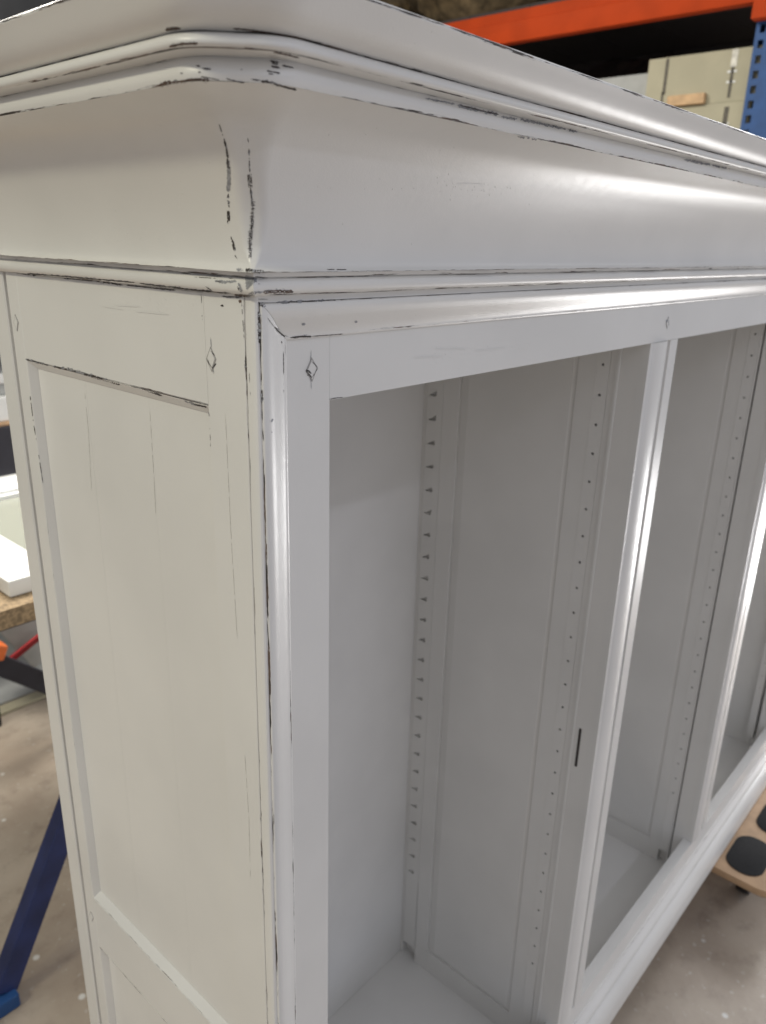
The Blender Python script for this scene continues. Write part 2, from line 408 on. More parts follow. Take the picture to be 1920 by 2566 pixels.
# plinth moulding below the frame
pl = [([(.6, -29.25), (-.05, -29.25), (-.16, -29.27)], 0), (catmull([(-.20, -29.33), (-.30, -29.42), (-.44, -29.62), (-.55, -29.95), (-.58, -30.3), (-.58, -30.7)], 4), .4),
      ([(-.58, -30.7), (-.56, -31.0), (.6, -31.0)], .3)]
def plinth():
    pr = profile(pl, .06)
    st = [('L0', 0), ('L', .35), ('R', 2.1), ('R0', 2.45)]
    def place(k, a, b):
        p = -a-.1
        if k == 'L0': return W(-s+.05-max(p, -.7), YB, b)
        if k == 'L': return W(-s+.05-max(p, -.7), a, b)
        if k == 'R': return W(XR+max(p, -.7), a, b)
        return W(XR+max(p, -.7), YB, b)
    return loft('plinth', pr, st, place, P, cab)
plinth()

# --- partitions with pin holes, posts and mullions
def holed_strip(name, x, y0, y1, z0, z1, yh, zs, shape, parent, th=.12):
    """face plate at x (facing -x) with real recessed holes; zs = hole heights"""
    bm = bmesh.new()
    zs = sorted(zs); pit = zs[1]-zs[0]; cuts = [zs[0]-pit/2]+[(a+b)/2 for a, b in zip(zs, zs[1:])]+[z1]
    box_bm(bm, W(x, y0, z0), W(x+th, y1, cuts[0]))
    nn = 12
    for i, zc in enumerate(zs):
        a, b = cuts[i], cuts[i+1]
        hp = [(yh+q[0]*random.uniform(.85, 1.15), zc+q[1]*random.uniform(.85, 1.15)) for q in shape]
        hp = [(p0[0]+(p1[0]-p0[0])*t/3, p0[1]+(p1[1]-p0[1])*t/3) for p0, p1 in zip(hp, hp[1:]+hp[:1]) for t in range(3)]
        outer = []
        for (hy, hz) in hp:
            dy, dz = hy-yh, hz-zc
            if abs(dy)+abs(dz) < 1e-6: dy = 1e-6
            t = min(((y1-yh) if dy > 0 else (yh-y0))/max(abs(dy), 1e-9), ((b-zc) if dz > 0 else (zc-a))/max(abs(dz), 1e-9))
            outer.append((yh+dy*t, zc+dz*t))
        vi = [bm.verts.new(W(x, *p)) for p in hp]; vo = [bm.verts.new(W(x, *p)) for p in outer]
        vd = [bm.verts.new(W(x+.09, *p)) for p in hp]; n_ = len(hp)
        for k in range(n_):
            j = (k+1) % n_
            bm.faces.new((vi[k], vi[j], vo[j], vo[k])); bm.faces.new((vi[k], vd[k], vd[j], vi[j]))
            # corner fill
            A, B = outer[k], outer[j]
            if abs(A[0]-B[0]) > 1e-6 and abs(A[1]-B[1]) > 1e-6:
                cy_ = A[0] if abs(A[0]-y0) < 1e-6 or abs(A[0]-y1) < 1e-6 else B[0]
                cz_ = A[1] if abs(A[1]-a) < 1e-6 or abs(A[1]-b) < 1e-6 else B[1]
                bm.faces.new((vo[k], vo[j], bm.verts.new(W(x, cy_, cz_))))
        bm.faces.new(vd)
    e = [W(x, y0, z0), W(x, y1, z0), W(x, y1, z1), W(x, y0, z1)]; d = Vector((th*U, 0, 0))
    for k in range(4):
        a_, b_ = e[k], e[(k+1) % 4]
        bm.faces.new([bm.verts.new(q) for q in (a_, b_, b_+d, a_+d)])
    me = finish(bm); me.materials.append(I); me.materials.append(M['hole'])
    for p in me.polygons:
        if len(p.vertices) > 8 or (len(p.vertices) == 4 and p.area < 6e-6 and abs(p.normal.x) < .5 and all((x+.0905)*U > me.vertices[v].co.x for v in p.vertices)): p.material_index = 1
    o = link(name, me, None, parent, smooth=False); return o
circ = [(.050*math.cos(2*math.pi*k/12+.2), .046*math.sin(2*math.pi*k/12+.2)) for k in range(12)]
tooth = [(-.17, .12), (-.175, -.02), (-.165, -.085), (-.05, -.095), (.09, -.09), (.20, -.08), (.08, -.02), (-.05, .05)]
zz = [-1.68-.918*k for k in range(26)]
zh = [-.79-.935*k for k in range(27)]
def partition(xp, dark_gap):
    par = ubox('partition', xp+.34, xp+1.6, .93, 8.37, -29.79, .62, I, cab, 0)
    # sunk panel, sloping edges, stiles
    holed_strip('pin_strip', xp, 7.48, 8.22, -29.0, .6, 7.93, zz, tooth, par, .3)
    ubox('partition_stile', xp+.01, xp+.33, 8.235, 8.372, -29.79, .6, I, par, .0005)
    ubox('partition_stile', xp+.01, xp+.33, 6.76, 7.475, -29.79, .6, I, par, .0004)
    holed_strip('pin_strip', xp, 1.20, 1.66, -29.0, .6, 1.43, zh, circ, par, .3)
    ubox('partition_stile', xp+.01, xp+.33, 1.664, 2.26, -29.79, .6, I, par, .0004)
    ubox('partition_stile', xp+.01, xp+.33, .99 if not dark_gap else 1.11, 1.196, -29.79, .6, I, par, .0004)
    ubox('partition_rail', xp+.012, xp+.33, 2.26, 6.76, -29.79, -28.6, I, par, .0008)
    # bevels of the sunk panel
    for (ya, yb) in ((6.74, 6.38), (2.28, 2.44)):
        bm = bmesh.new()
        q = [W(xp+.10, ya, -28.6), W(xp+.03, yb, -28.4), W(xp+.03, yb, .6), W(xp+.10, ya, .6)]
        q2 = [v+Vector((.16*U, 0, 0)) for v in q]
        a = [bm.verts.new(v) for v in q]; b = [bm.verts.new(v) for v in q2]
        bm.faces.new(a); bm.faces.new(b[::-1])
        for k in range(4): bm.faces.new((a[k], b[k], b[(k+1) % 4], a[(k+1) % 4]))
        link('panel_bevel', finish(bm), I, par, smooth=False)
    ubox('partition_panel', xp+.0305, xp+.33, 2.44, 6.38, -28.4, .6, I, par, 0)
    ubox('partition_rebate', xp+.11, xp+.34, 2.2, 6.8, -28.7, .6, I, par, 0)
    # front post: its back arris either stands proud or leaves a dark joint
    y1 = .92 if not dark_gap else 1.03
    x0 = xp+(.0 if not dark_gap else .0)
    post = ubox('front_post', xp-.02 if not dark_gap else xp, xp+1.98, .06, y1, -29.79, .6, I, cab, .0012 if not dark_gap else .0006)
    if dark_gap: ubox('joint_shadow_gap', xp-.0, xp+.3, 1.0, 1.0, -29.7, .6, I, par, 0) if False else None
    else: ubox('post_bead', xp-.055, xp+.02, .86, .985, -29.79, .6, P, post, .0014)
    return par
partition(13.095, False); partition(27.44, True)
ubox('front_post', 41.80, 42.4, fr+.002, 1.0, -29.79, .6, I, cab, .001)
holed_strip('pin_strip', 41.98, 1.20, 1.66, -29.0, .6, 1.43, zh, circ, cab, .3)
def mullion(x, w=1.985):
    k = w/1.985
    sg = [([(x, .3), (x, .012)], 0), ([(x+.012, 0), (x+.16*k, 0)], .3), (catmull([(x+.18*k, -.012), (x+.28*k, -.055), (x+.45*k, -.085), (x+.70*k, -.095), (x+.95*k, -.07), (x+1.15*k, -.01), (x+1.27*k, .07), (x+1.34*k, .13), (x+1.40*k, .13)], 4), .0),
          ([(x+1.41*k, .0), (x+1.97*k, 0)], .2), ([(x+1.985*k, .015), (x+1.985*k, .3)], 0)]
    return zprof('mullion', sg, -27.56, -.006)
mullion(13.07); mullion(27.42)
# lock slot in the side of the first post
ubox('lock_slot', 13.055, 13.20, .60, .70, -15.05, -13.45, M['bare'], cab, .0008)

# --- diamond draw-bore pegs
def peg(cx_, cz_, face, sc=1.0):
    a, b = .13*sc, .20*sc
    shp = [(0, b), (a, .02), (0.01, -b), (-a, -.01)]
    def q(u, v, h):
        return W(cx_+u, -h, cz_+v) if face == 'front' else W(-s-h, cx_-u, cz_+v)
    bm = bmesh.new()
    o1 = [bm.verts.new(q(u, v, .010)) for u, v in shp]; o2 = [bm.verts.new(q(u*.84, v*.86, .010)) for u, v in shp]
    i1 = [bm.verts.new(q(u*.84, v*.86, -.05)) for u, v in shp]; i0 = [bm.verts.new(q(u, v, -.05)) for u, v in shp]
    for k in range(4):
        j = (k+1) % 4
        bm.faces.new((o1[k], o1[j], o2[j], o2[k])); bm.faces.new((o1[j], o1[k], i0[k], i0[j])); bm.faces.new((o2[k], o2[j], i1[j], i1[k]))
    ring = bmesh.new()
    body = bmesh.new()
    t0 = [body.verts.new(q(u*.76, v*.80, .016)) for u, v in shp]; t1 = [body.verts.new(q(u*.80, v*.84, .002)) for u, v in shp]
    tb = [body.verts.new(q(u*.80, v*.84, -.05)) for u, v in shp]
    body.faces.new(t0)
    for k in range(4):
        j = (k+1) % 4
        body.faces.new((t0[k], t1[k], t1[j], t0[j])); body.faces.new((t1[k], tb[k], tb[j], t1[j]))
    ring.free()
    me = finish(bm); pg = link('peg', finish(body), P, cab, angle=20)
    link('peg_rim', me, M['pegrim'], pg, smooth=False)
M['pegrim'] = paint_material('sanded_rim', (.36, .35, .335), worn=False)
peg(-.42, .56, 'front'); peg(14.05, .53, 'front', .9)
peg(.858, .75, 'side'); peg(7.72, .75, 'side', .9); peg(7.712, -15.65, 'side', .9)

# ------------------------------------------------------------------ things round the cabinet
# furniture dolly under the right end
dz = Z0+ZB*U
dol = empty('furniture_dolly', (1.50, .10, dz-.02), 'plywood furniture dolly with black carpet pads and casters under the right end of the cabinet', 'dolly')
def rounded_rect(cx_, cy_, hx, hy, r, n=6):
    out = []
    for (sx, sy, a0) in ((1, 1, 0), (-1, 1, 90), (-1, -1, 180), (1, -1, 270)):
        for k in range(n+1):
            a = math.radians(a0+90*k/n); out.append((cx_+sx*(hx-r)+r*math.cos(a), cy_+sy*(hy-r)+r*math.sin(a)))
    return out
def prism(name, pts, z0, z1, mat, parent, bev=.001):
    bm = bmesh.new(); a = [bm.verts.new((x, y, z0)) for x, y in pts]; b = [bm.verts.new((x, y, z1)) for x, y in pts]
    bm.faces.new(a[::-1]); bm.faces.new(b)
    for k in range(len(pts)): j = (k+1) % len(pts); bm.faces.new((a[k], a[j], b[j], b[k]))
    return link(name, finish(bm, bev), mat, parent, angle=35)
def cyl(name, c, r, h, axis, mat, parent, n=20, bev=.002):
    bm = bmesh.new(); bmesh.ops.create_cone(bm, cap_ends=True, segments=n, radius1=r, radius2=r, depth=h)
    rot = {'z': Matrix.Identity(4), 'x': Matrix.Rotation(math.pi/2, 4, 'Y'), 'y': Matrix.Rotation(math.pi/2, 4, 'X')}[axis]
    bmesh.ops.transform(bm, matrix=Matrix.Translation(c) @ rot, verts=bm.verts)
    return link(name, finish(bm, bev), mat, parent, angle=40)
prism('dolly_board', rounded_rect(1.53, .07, .30, .238, .055), dz-.022, dz-.004, M['ply'], dol)
for px_, py_ in ((1.322, -.072), (1.500, -.085), (1.70, -.075), (1.315, .25), (1.70, .25)):
    prism('carpet_pad', rounded_rect(px_, py_, .070, .042, .039), dz-.005, dz-.001, M['pad'], dol, .0015)
for px_, py_ in ((1.37, -.070), (1.74, -.085), (1.30, .25), (1.74, .25)):
    w_ = cyl('caster', (px_, py_, .045), .045, .028, 'y', M['rubber'], dol)
    box('fork', (px_-.03, py_-.022, .045), (px_+.03, py_+.022, dz-.022), M['navy'], w_, .002)
d2 = empty('furniture_dolly', (.25, .17, dz-.02), 'plywood furniture dolly under the near left end of the cabinet', 'dolly')
prism('dolly_board', rounded_rect(.30, .17, .25, .15, .035), dz-.022, dz-.001, M['ply'], d2)
for px_, py_ in ((.12, .08), (.46, .08), (.12, .26), (.46, .26)):
    w_ = cyl('caster', (px_, py_, .045), .045, .028, 'y', M['rubber'], d2)
    box('fork', (px_-.03, py_-.022, .045), (px_+.03, py_+.022, dz-.022), M['navy'], w_, .002)

# pallet rack behind, on the right: front plane x = XK, running along y
XK = 2.65
rack = empty('pallet_rack', (XK+.5, 1.9, 0), 'blue and orange pallet rack standing behind the cabinet', 'rack')
def upright(x, y):
    w, d = .092, .06
    bm = bmesh.new(); zt = 3.105; pitch = .045
    def face(zc, w0, w1, hole):
        # front face cell at x with a hole between y0..y1
        y0, y1 = y-w/2, y+w/2; z0, z1 = zc-pitch/2, zc+pitch/2; hy, hz = .009, .012
        o = [(y0, z0), (y1, z0), (y1, z1), (y0, z1)]
        for hc in (y+.024,):
            i = [(hc-hy, zc-hz), (hc+hy, zc-hz), (hc+hy, zc+hz), (hc-hy, zc+hz)]
            vo = [bm.verts.new((x, a, b)) for a, b in o]; vi = [bm.verts.new((x, a, b)) for a, b in i]
            vd = [bm.verts.new((x+.003, a, b)) for a, b in i]
            for k in range(4):
                j = (k+1) % 4; bm.faces.new((vo[k], vo[j], vi[j], vi[k])); bm.faces.new((vi[k], vi[j], vd[j], vd[k]))
    for k in range(int(zt/pitch)): face((k+.5)*pitch, 0, 0, True)
    for (a, b) in (((x, y-w/2), (x+d, y-w/2)), ((x, y+w/2), (x+d, y+w/2))):
        for off in (0, .003 if a[1] < y else -.003):
            bm.faces.new([bm.verts.new(q) for q in ((a[0], a[1]+off, 0), (b[0], b[1]+off, 0), (b[0], b[1]+off, zt), (a[0], a[1]+off, zt))])
    bm.faces.new([bm.verts.new(q) for q in ((x+d, y-w/2, 0), (x+d, y+w/2, 0), (x+d, y+w/2, zt), (x+d, y-w/2, zt))])  # closing back face added to keep the hole openings dark
    o = link('upright', finish(bm), M['blue'], rack, smooth=False)
    box('foot_plate', (x-.02, y-.06, 0), (x+.08, y+.06, .006), M['blue'], o, .001)
    return o
for y_ in (.64, 3.40):
    upright(XK, y_); upright(XK+.95, y_)
    for k in range(4): box('brace', (0, -.012, 0), (1.05, .012, .02), M['blue'], rack, .001, Matrix.Translation((XK+.04, y_, .35+.7*k)) @ Matrix.Rotation(-.42*(1 if k % 2 else -1), 4, 'Y') )
def beam(x, z, h=.115, mat='orange'):
    bm = bmesh.new()
    prof_ = [(0, 0), (-.045, 0), (-.045, h*.62), (-.03, h*.66), (-.03, h), (0, h)]
    a = [bm.verts.new((x+p, .69, z+q)) for p, q in prof_]; b = [bm.verts.new((x+p, 3.354, z+q)) for p, q in prof_]
    bm.faces.new(a); bm.faces.new(b[::-1])
    for k in range(6): j = (k+1) % 6; bm.faces.new((a[k], a[j], b[j], b[k]))
    o = link('beam', finish(bm, .003), M[mat], rack, angle=30)
    box('end_plate', (x-.052, .592, z-.05), (x-.003, .69, z+h+.06), M[mat], o, .002)
    return o
BZ = 2.253
beam(XK, BZ); beam(XK+1.0, BZ, .115, 'bare'); beam(XK, 1.488); beam(XK+1.0, 1.488, .115, 'bare')  # rear beams near black: the bay's shade is put into their colour
for z_ in (BZ, 1.488):
    for k in range(9): box('deck_board', (XK-.01, .70+.29*k, z_+.116), (XK+1.0, .988+.29*k, z_+.132), M['bare'], rack, .002)
SZ = 1.62   # top of the lower deck
# goods on the rack
def carton(name, lab, cat, a, b, mat, rz=0, tape=False, extra=None, group=None):
    c = Vector(((a[0]+b[0])/2, (a[1]+b[1])/2, a[2]))
    e = empty(name, c, lab, cat, group); e.rotation_euler.z = 0
    mt = Matrix.Translation(c) @ Matrix.Rotation(rz, 4, 'Z') @ Matrix.Translation(-c)
    body = box('body', a, b, mat, e, .004, mt)
    if tape:
        x = a[0]-.0015
        for (y0, y1, z0, z1, mm) in tape: box('tape_strip', (x, y0, z0), (a[0]+.001, y1, z1), mm, e, 0, mt)
    return e
import itertools
carton('cardboard_box', 'upper beige carton with peeling tape strips on the rack beside the blue upright', 'box', (XK+.03, .66, 1.975), (XK+.42, 1.062, 2.141), M['beige'],
       tape=[(.742, .762, 2.085, 2.138, M['tape']), (.748, .758, 1.99, 2.085, M['ink']), (.738, .770, 2.068, 2.074, M['white']), (.738, .768, 2.036, 2.042, M['white']), (.985, .996, 2.02, 2.136, M['ink']), (.990, .999, 1.985, 2.03, M['ink'])])
carton('cardboard_box', 'lower beige carton of the stack of two beside the blue upright', 'box', (XK+.022, .67, SZ), (XK+.42, 1.07, 1.9745), M['beige'],
       tape=[(.742, .758, 1.86, 1.96, M['ink']), (.735, .765, 1.905, 1.91, M['white'])])
tag(box('white_board', (XK+.10, 1.075, SZ), (XK+.13, 1.80, 2.112), M['greywhite'], None, .003), 'white board standing beside the beige cartons on the rack', 'board')
tag(box('wood_offcut', (XK+.005, .83, 1.976), (XK+.029, .964, 2.010), M['pine'], None, .002), 'small pale wooden offcut lying where the two beige cartons meet', 'wood offcut')
for k, (y0, y1, x0) in enumerate(((.60, .765, .47), (.785, .955, .50))):
    tag(box('panel_offcut', (XK+x0, y0, SZ), (XK+x0+.04, y1, 2.245), M['olive'], None, .002),
        ('dark olive panel standing behind the cartons, nearest the upright', 'dark olive panel standing behind the cartons, next to the dark gap')[k], 'panel')
tag(box('backing_board', (XK+.93, .70, SZ), (XK+.95, 3.3, 2.25), M['bare'], None, .002), 'black backing board closing the rear of the rack bay', 'board')
def lump(name, c, r, mat, lab, cat, seed, group=None, amp=.3):
    bm = bmesh.new(); bmesh.ops.create_icosphere(bm, subdivisions=4, radius=1)
    for v in bm.verts:
        n = noise.noise(v.co*1.6+Vector((seed, 0, 0)))*amp+noise.noise(v.co*5+Vector((seed, 3, 0)))*amp*.35
        d = v.co*(1+n); v.co = Vector((c[0]+d.x*r[0], c[1]+d.y*r[1], max(c[2]-r[2]*.9, c[2]+d.z*r[2])))
    return tag(link(name, finish(bm), mat), lab, cat, group)
lump('sack', (XK+.55, 1.40, SZ+.30), (.25, .34, .34), M['darkbrown'], 'dark brown sack slumped behind the white board', 'sack', 3)
lump('insulation_roll', (XK+.40, 1.30, BZ+.33), (.35, .42, .2), M['wool'], 'brown mineral wool bundle lying above the orange beam, right of the other bundles', 'insulation', 5)
lump('insulation_roll', (XK+.35, 2.05, BZ+.36), (.33, .40, .24), M['wool'], 'brown mineral wool bundle lying above the orange beam, between two others', 'insulation', 9)
lump('insulation_roll', (XK+.40, 2.80, BZ+.34), (.35, .40, .22), M['wool'], 'brown mineral wool bundle lying above the orange beam, farthest along the rack', 'insulation', 14)

# workbench behind the cabinet on the left
TH = .86
tb = empty('work_table', (.1, 1.4, 0), 'chipboard topped work table on dark blue trestle legs behind the cabinet', 'table')
box('table_top', (-.22, .917, TH-.036), (.74, 1.66, TH), M['chip'], tb, .002)
def bar(name, p, q, w, h, mat, parent=None, bev=.002):
    p = Vector(p); q = Vector(q); d = q-p; rot = d.to_track_quat('X', 'Z').to_matrix().to_4x4()
    mt = Matrix.Translation((p+q)/2) @ rot
    return box(name, (-d.length/2, -w/2, -h/2), (d.length/2, w/2, h/2), mat, parent, bev, mt)
bar('table_leg', (.012, .95, .035), (.42, .95, .80), .036, .046, M['darkblue'], tb, .004)
bar('table_leg', (-.38, .95, .035), (-.16, .95, .80), .045, .052, M['darkblue'], tb, .004)
bar('table_leg', (.70, 1.58, .002), (.64, 1.58, .80), .045, .052, M['darkblue'], tb, .004)
bar('table_leg', (-.38, 1.58, .002), (-.16, 1.58, .80), .045, .052, M['darkblue'], tb, .004)
for y_, x1_ in ((.95, .03), (1.58, .43)):
    if y_ < 1: box('foot_rail', (-.42, y_-.035, 0), (x1_, y_+.035, .034), M['blue'], tb, .006)
    box('top_rail', (-.20, y_+.03, .79), (.70, y_+.07, TH-.037), M['navy'], tb, .003)
# glazed door lying flat on the table
dr_ = empty('glazed_door', (.4, 1.28, TH), 'white glazed cabinet door lying flat on the chipboard table', 'door')
zd = TH+.001
box('stile', (.138, .957, zd), (.230, 1.594, zd+.032), M['white'], dr_, .004)
box('stile', (.60, .957, zd), (.692, 1.594, zd+.032), M['white'], dr_, .004)
box('rail', (.2305, .957, zd), (.5995, 1.045, zd+.0315), M['white'], dr_, .004)
box('rail', (.2305, 1.488, zd), (.5995, 1.594, zd+.0315), M['white'], dr_, .004)
box('glazing_bead', (.2305, 1.472, zd+.006), (.5995, 1.4875, zd+.024), M['white'], dr_, .004)
box('glass_pane', (.2305, 1.0455, zd+.010), (.5995, 1.4715, zd+.014), M['glass'], dr_, 0)
tag(box('wood_block', (.085, 1.0, TH+.0005), (.130, 1.06, TH+.03), M['pine'], None, .003), 'small golden wood block beside the corner of the white glazed door', 'wood block')
# things farther back beyond the table
sh = empty('storage_shelf', (.8, 2.4, 0), 'grey metal shelf standing against the wall beyond the work table', 'shelf')
for x_ in (.30, 1.45):
    for y_ in (2.12, 2.58): box('post', (x_-.02, y_-.02, 0), (x_+.02, y_+.02, 1.9), M['navy'], sh, .002)
for z_ in (.43, .74, 1.25, 1.75): box('shelf_board', (.28, 2.10, z_-.02), (1.47, 2.60, z_), M['greywhite'] if z_ != .74 else M['white'], sh, .002)
tag(box('storage_crate', (.36, 2.12, .7405), (.95, 2.50, .898), M['navy'], None, .006), 'dark grey storage crate on the shelf beyond the table', 'crate')
tag(box('red_strip_lid', (.38, 2.13, .8985), (.94, 2.50, .910), M['ply'], None, .003), 'thin brown board lying on the dark storage crate', 'board')
tag(box('drawer_box', (.40, 2.14, .9105), (.90, 2.50, .990), M['white'], None, .008), 'white drawer box on top of the dark storage crate', 'box')
tag(box('drawer_box', (.42, 2.16, .9905), (.90, 2.50, 1.028), M['greywhite'], None, .008), 'flat grey board lying between the two white boxes', 'board')
tag(box('drawer_box', (.40, 2.15, 1.0285), (.90, 2.50, 1.062), M['white'], None, .008), 'thin white box topmost on the stack beyond the table', 'box')
# under the table
cl = empty('bar_clamp', (.40, 1.7, .2), 'black bar clamp with orange grip leaning under the work table', 'clamp')
bar('clamp_bar', (.26, 1.70, .425), (.585, 1.70, .120), .02, .058, M['navy'], cl, .003)
bar('grip', (.335, 1.685, .392), (.375, 1.685, .372), .05, .045, M['clamp'], cl, .008)
tag(bar('leaning_board', (.36, 1.80, .60), (.55, 1.80, .25), .02, .12, M['greywhite'], None, .003), 'greyish white board leaning under the table behind the clamp', 'board')
tag(bar('red_strap', (.42, 1.76, .295), (.53, 1.76, .345), .012, .018, M['red'], None, .003), 'red strap lying across the foot of the white panel', 'strap')
tag(box('black_case', (.10, 1.9, 0), (.42, 2.06, .42), M['rubber'], None, .01), 'black case standing under the table behind the orange clamp grip', 'case')
tag(box('grey_toolbox', (.50, 1.85, .36), (.72, 2.05, .47), M['blue'], None, .01), 'blue grey tool box wedged behind the leaning white panel', 'tool box')
struct(box('floor_sheet', (.0, 2.02, .002), (1.6, 2.9, .006), M['greywhite'], None, 0))
struct(box('floor_strip', (-.4, 1.955, .002), (1.6, 2.0, .012), M['beige'], None, .002))
# ------------------------------------------------------------------ worn paint marks, traced on the real surfaces
bpy.context.view_layer.update()
dg = bpy.context.evaluated_depsgraph_get()
def cast(px, py):
    ok, loc, nor, idx, ob, mw = scene.ray_cast(dg, CAMPOS, pix_dir(px, py))
    if not ok: return None
    if nor.dot(CAMPOS-loc) < 0: nor = -nor
    return loc, nor
def stroke_bm(bm, pts, width, jag=.5, gaps=0.0, lift=.00018, step=3.0, seed=None):
    rnd = random.Random(seed if seed is not None else random.random())
    P_ = []
    for (a, b) in zip(pts, pts[1:]):
        n = max(1, int(math.hypot(b[0]-a[0], b[1]-a[1])/step))
        for k in range(n): t = k/n; P_.append((a[0]+(b[0]-a[0])*t, a[1]+(b[1]-a[1])*t, (a[2] if len(a) > 2 else width)*(1-t)+(b[2] if len(b) > 2 else width)*t, b[0]-a[0], b[1]-a[1]))
    a = pts[-1]; P_.append((a[0], a[1], a[2] if len(a) > 2 else width, P_[-1][3], P_[-1][4]))
    prev = None; N_ = len(P_)
    for i, (x, y, w, dx, dy) in enumerate(P_):
        l = math.hypot(dx, dy) or 1; nx, ny = -dy/l, dx/l
        taper = min(1, (i+.4)/2.5, (N_-i-.6)/2.5)
        wa = w/2*taper*(1-jag+2*jag*rnd.random()*.8); wb = w/2*taper*(1-jag+2*jag*rnd.random()*.8)
        gap = rnd.random() < gaps
        A = cast(x+nx*wa, y+ny*wa); B = cast(x-nx*wb, y-ny*wb)
        if A is None or B is None or gap: prev = None; continue
        cur = [bm.verts.new(A[0]+A[1]*lift), bm.verts.new(B[0]+B[1]*lift)]
        if prev is not None and (prev[0].co-cur[0].co).length < .03 and (prev[1].co-cur[1].co).length < .03:
            bm.faces.new((prev[0], cur[0], cur[1], prev[1]))
        prev = cur
marks = {'crack': bmesh.new(), 'bare': bmesh.new(), 'brown': bmesh.new(), 'primer': bmesh.new()}
def crop(ox, oy, sc, pts): return [(ox+p[0]*sc, oy+p[1]*sc)+((p[2]*sc,) if len(p) > 2 else ()) for p in pts]
def ST(kind, pts, w=4, **k):
    stroke_bm(marks[kind], pts, w, **k)
    if kind in ('bare', 'brown') and w > 2.2:      # grey primer showing round the bare wood
        stroke_bm(marks['primer'], pts, w*1.25+1.6, jag=.95, gaps=.22, lift=.00011, step=3.4)
k2 = .2417   # crop (400,60)
for c_ in ([(1145, 385), (1235, 402)], [(1160, 405), (1230, 425)], [(1155, 437), (1250, 460)], [(1110, 487), (1250, 512)], [(1130, 515), (1180, 524)], [(1270, 433), (1330, 443), (1390, 458)],
           [(445, 462), (490, 466), (535, 470)], [(380, 432), (425, 442)], [(398, 502), (430, 500)], [(215, 514), (245, 510)], [(840, 475), (860, 476)], [(1190, 392), (1238, 404)]):
    ST('bare', crop(400, 60, k2, c_), 3.6, jag=.7, step=1.5)
ST('bare', crop(400, 60, k2, [(1160, 445), (1200, 450), (1240, 458)]), 5, jag=.6, step=1.5)
for c_, w_ in (([(1050, 592), (1120, 600), (1180, 615), (1260, 640), (1330, 660), (1420, 680)], 22), ([(950, 572), (1050, 585)], 10), ([(690, 565), (780, 592), (880, 606)], 10), ([(430, 545), (520, 560), (620, 580)], 9)):
    ST('bare', crop(400, 60, k2, c_), w_*k2, jag=.7, step=1.5)
for c_, w_ in (([(0, 640), (60, 615), (130, 605)], 42), ([(130, 605), (230, 598), (300, 580), (420, 575), (520, 585)], 26), ([(60, 60), (150, 45), (220, 45)], 30), ([(100, 235), (240, 205), (400, 200)], 22), ([(760, 45), (900, 55), (1040, 75), (1180, 97)], 14), ([(870, 240), (1010, 260)], 8), ([(1180, 290), (1300, 312), (1450, 350)], 14)):
    ST('brown', crop(400, 60, k2, c_), w_*k2, jag=.45, step=2)
# corner ridges of the cove
ST('bare', [(548, 305), (555, 327), (561, 345)], 2, gaps=.35)
ST('bare', [(562, 347), (567, 370), (571, 395), (573, 410)], 4, gaps=.12, step=2, jag=.9)
ST('primer', [(571, 400), (574, 430), (574, 460), (572, 480)], 9, step=2)
ST('bare', [(570, 396), (572, 418), (577, 424)], 5, step=1.5, jag=.9)
ST('bare', [(573, 485), (571, 500), (575, 520)], 3, gaps=.3, step=2)
for k in range(6): ST('bare', [(570+k*1.1, 527+2*(k % 2)), (571+k*1.1, 560-3*(k % 3))], 1.8, step=2, gaps=.15)
for k in range(3): ST('bare', [(579+k*3, 592+6*k), (587+k*2, 628)], 2.6, step=2, gaps=.12)
ST('bare', [(589, 639), (595, 649)], 3)
ST('bare', [(621, 345), (623, 358)], 2.5); ST('bare', [(624, 372), (625, 400), (626, 432)], 2.4, gaps=.2, step=2)
for k in range(5): ST('bare', [(621+k*2.1, 434), (622+k*2.3, 455), (624+k*2.0, 470)], 1.7, step=1.6, gaps=.15)
ST('bare', [(628, 470), (631, 500), (632, 515)], 3.2, gaps=.1, step=2)
for r_ in range(30):
    y_ = 505+r_*4.2; x_ = 631+2*math.sin(y_*.03)+(3 if y_ < 575 else -1-(y_-575)*.05)
    ST('bare', [(x_-6+random.uniform(-1, 2), y_), (x_+4+random.uniform(-2, 2), y_+1.0)], 2.4, step=1.6, jag=.7)
for r_ in range(3): ST('bare', [(629+2.6*r_, 520), (630+2.6*r_, 560), (626+2.6*r_, 600), (624+2.5*r_, 648)], 1.5, step=2, gaps=.22)
# bead corner
k3 = .302
def B3(kind, pts, w, **k): ST(kind, crop(400, 560, k3, pts), w*k3, **k)
B3('primer', [(640, 378), (695, 398)], 26, jag=.8, step=1.5); B3('bare', [(718, 385), (745, 388), (780, 398), (870, 402)], 22, jag=.7, step=1.5)
B3('bare', [(720, 372), (730, 412)], 20, step=1.5)
for k in range(9): B3('primer', [(722+k*9, 430+k*2), (720+k*10, 480), (728+k*8, 550-k*8)], 19, jag=.8, step=1.5)
B3('primer', [(655, 495), (672, 530), (680, 570)], 26, jag=.8, step=1.5); B3('bare', [(648, 520), (662, 560)], 8)
B3('primer', [(460, 478), (540, 486), (640, 480)], 22, jag=.9, step=2); B3('bare', [(575, 455), (610, 457)], 9); B3('bare', [(460, 475), (520, 490)], 7)
B3('brown', [(620, 592), (700, 600), (760, 600)], 20, jag=.7, step=1.5); B3('brown', [(860, 570), (980, 562), (1110, 566)], 26, jag=.5, step=2)
B3('bare', [(480, 572), (570, 578)], 12, jag=.8); B3('bare', [(515, 602), (555, 608), (690, 612)], 8); B3('bare', [(705, 608), (720, 612)], 14)
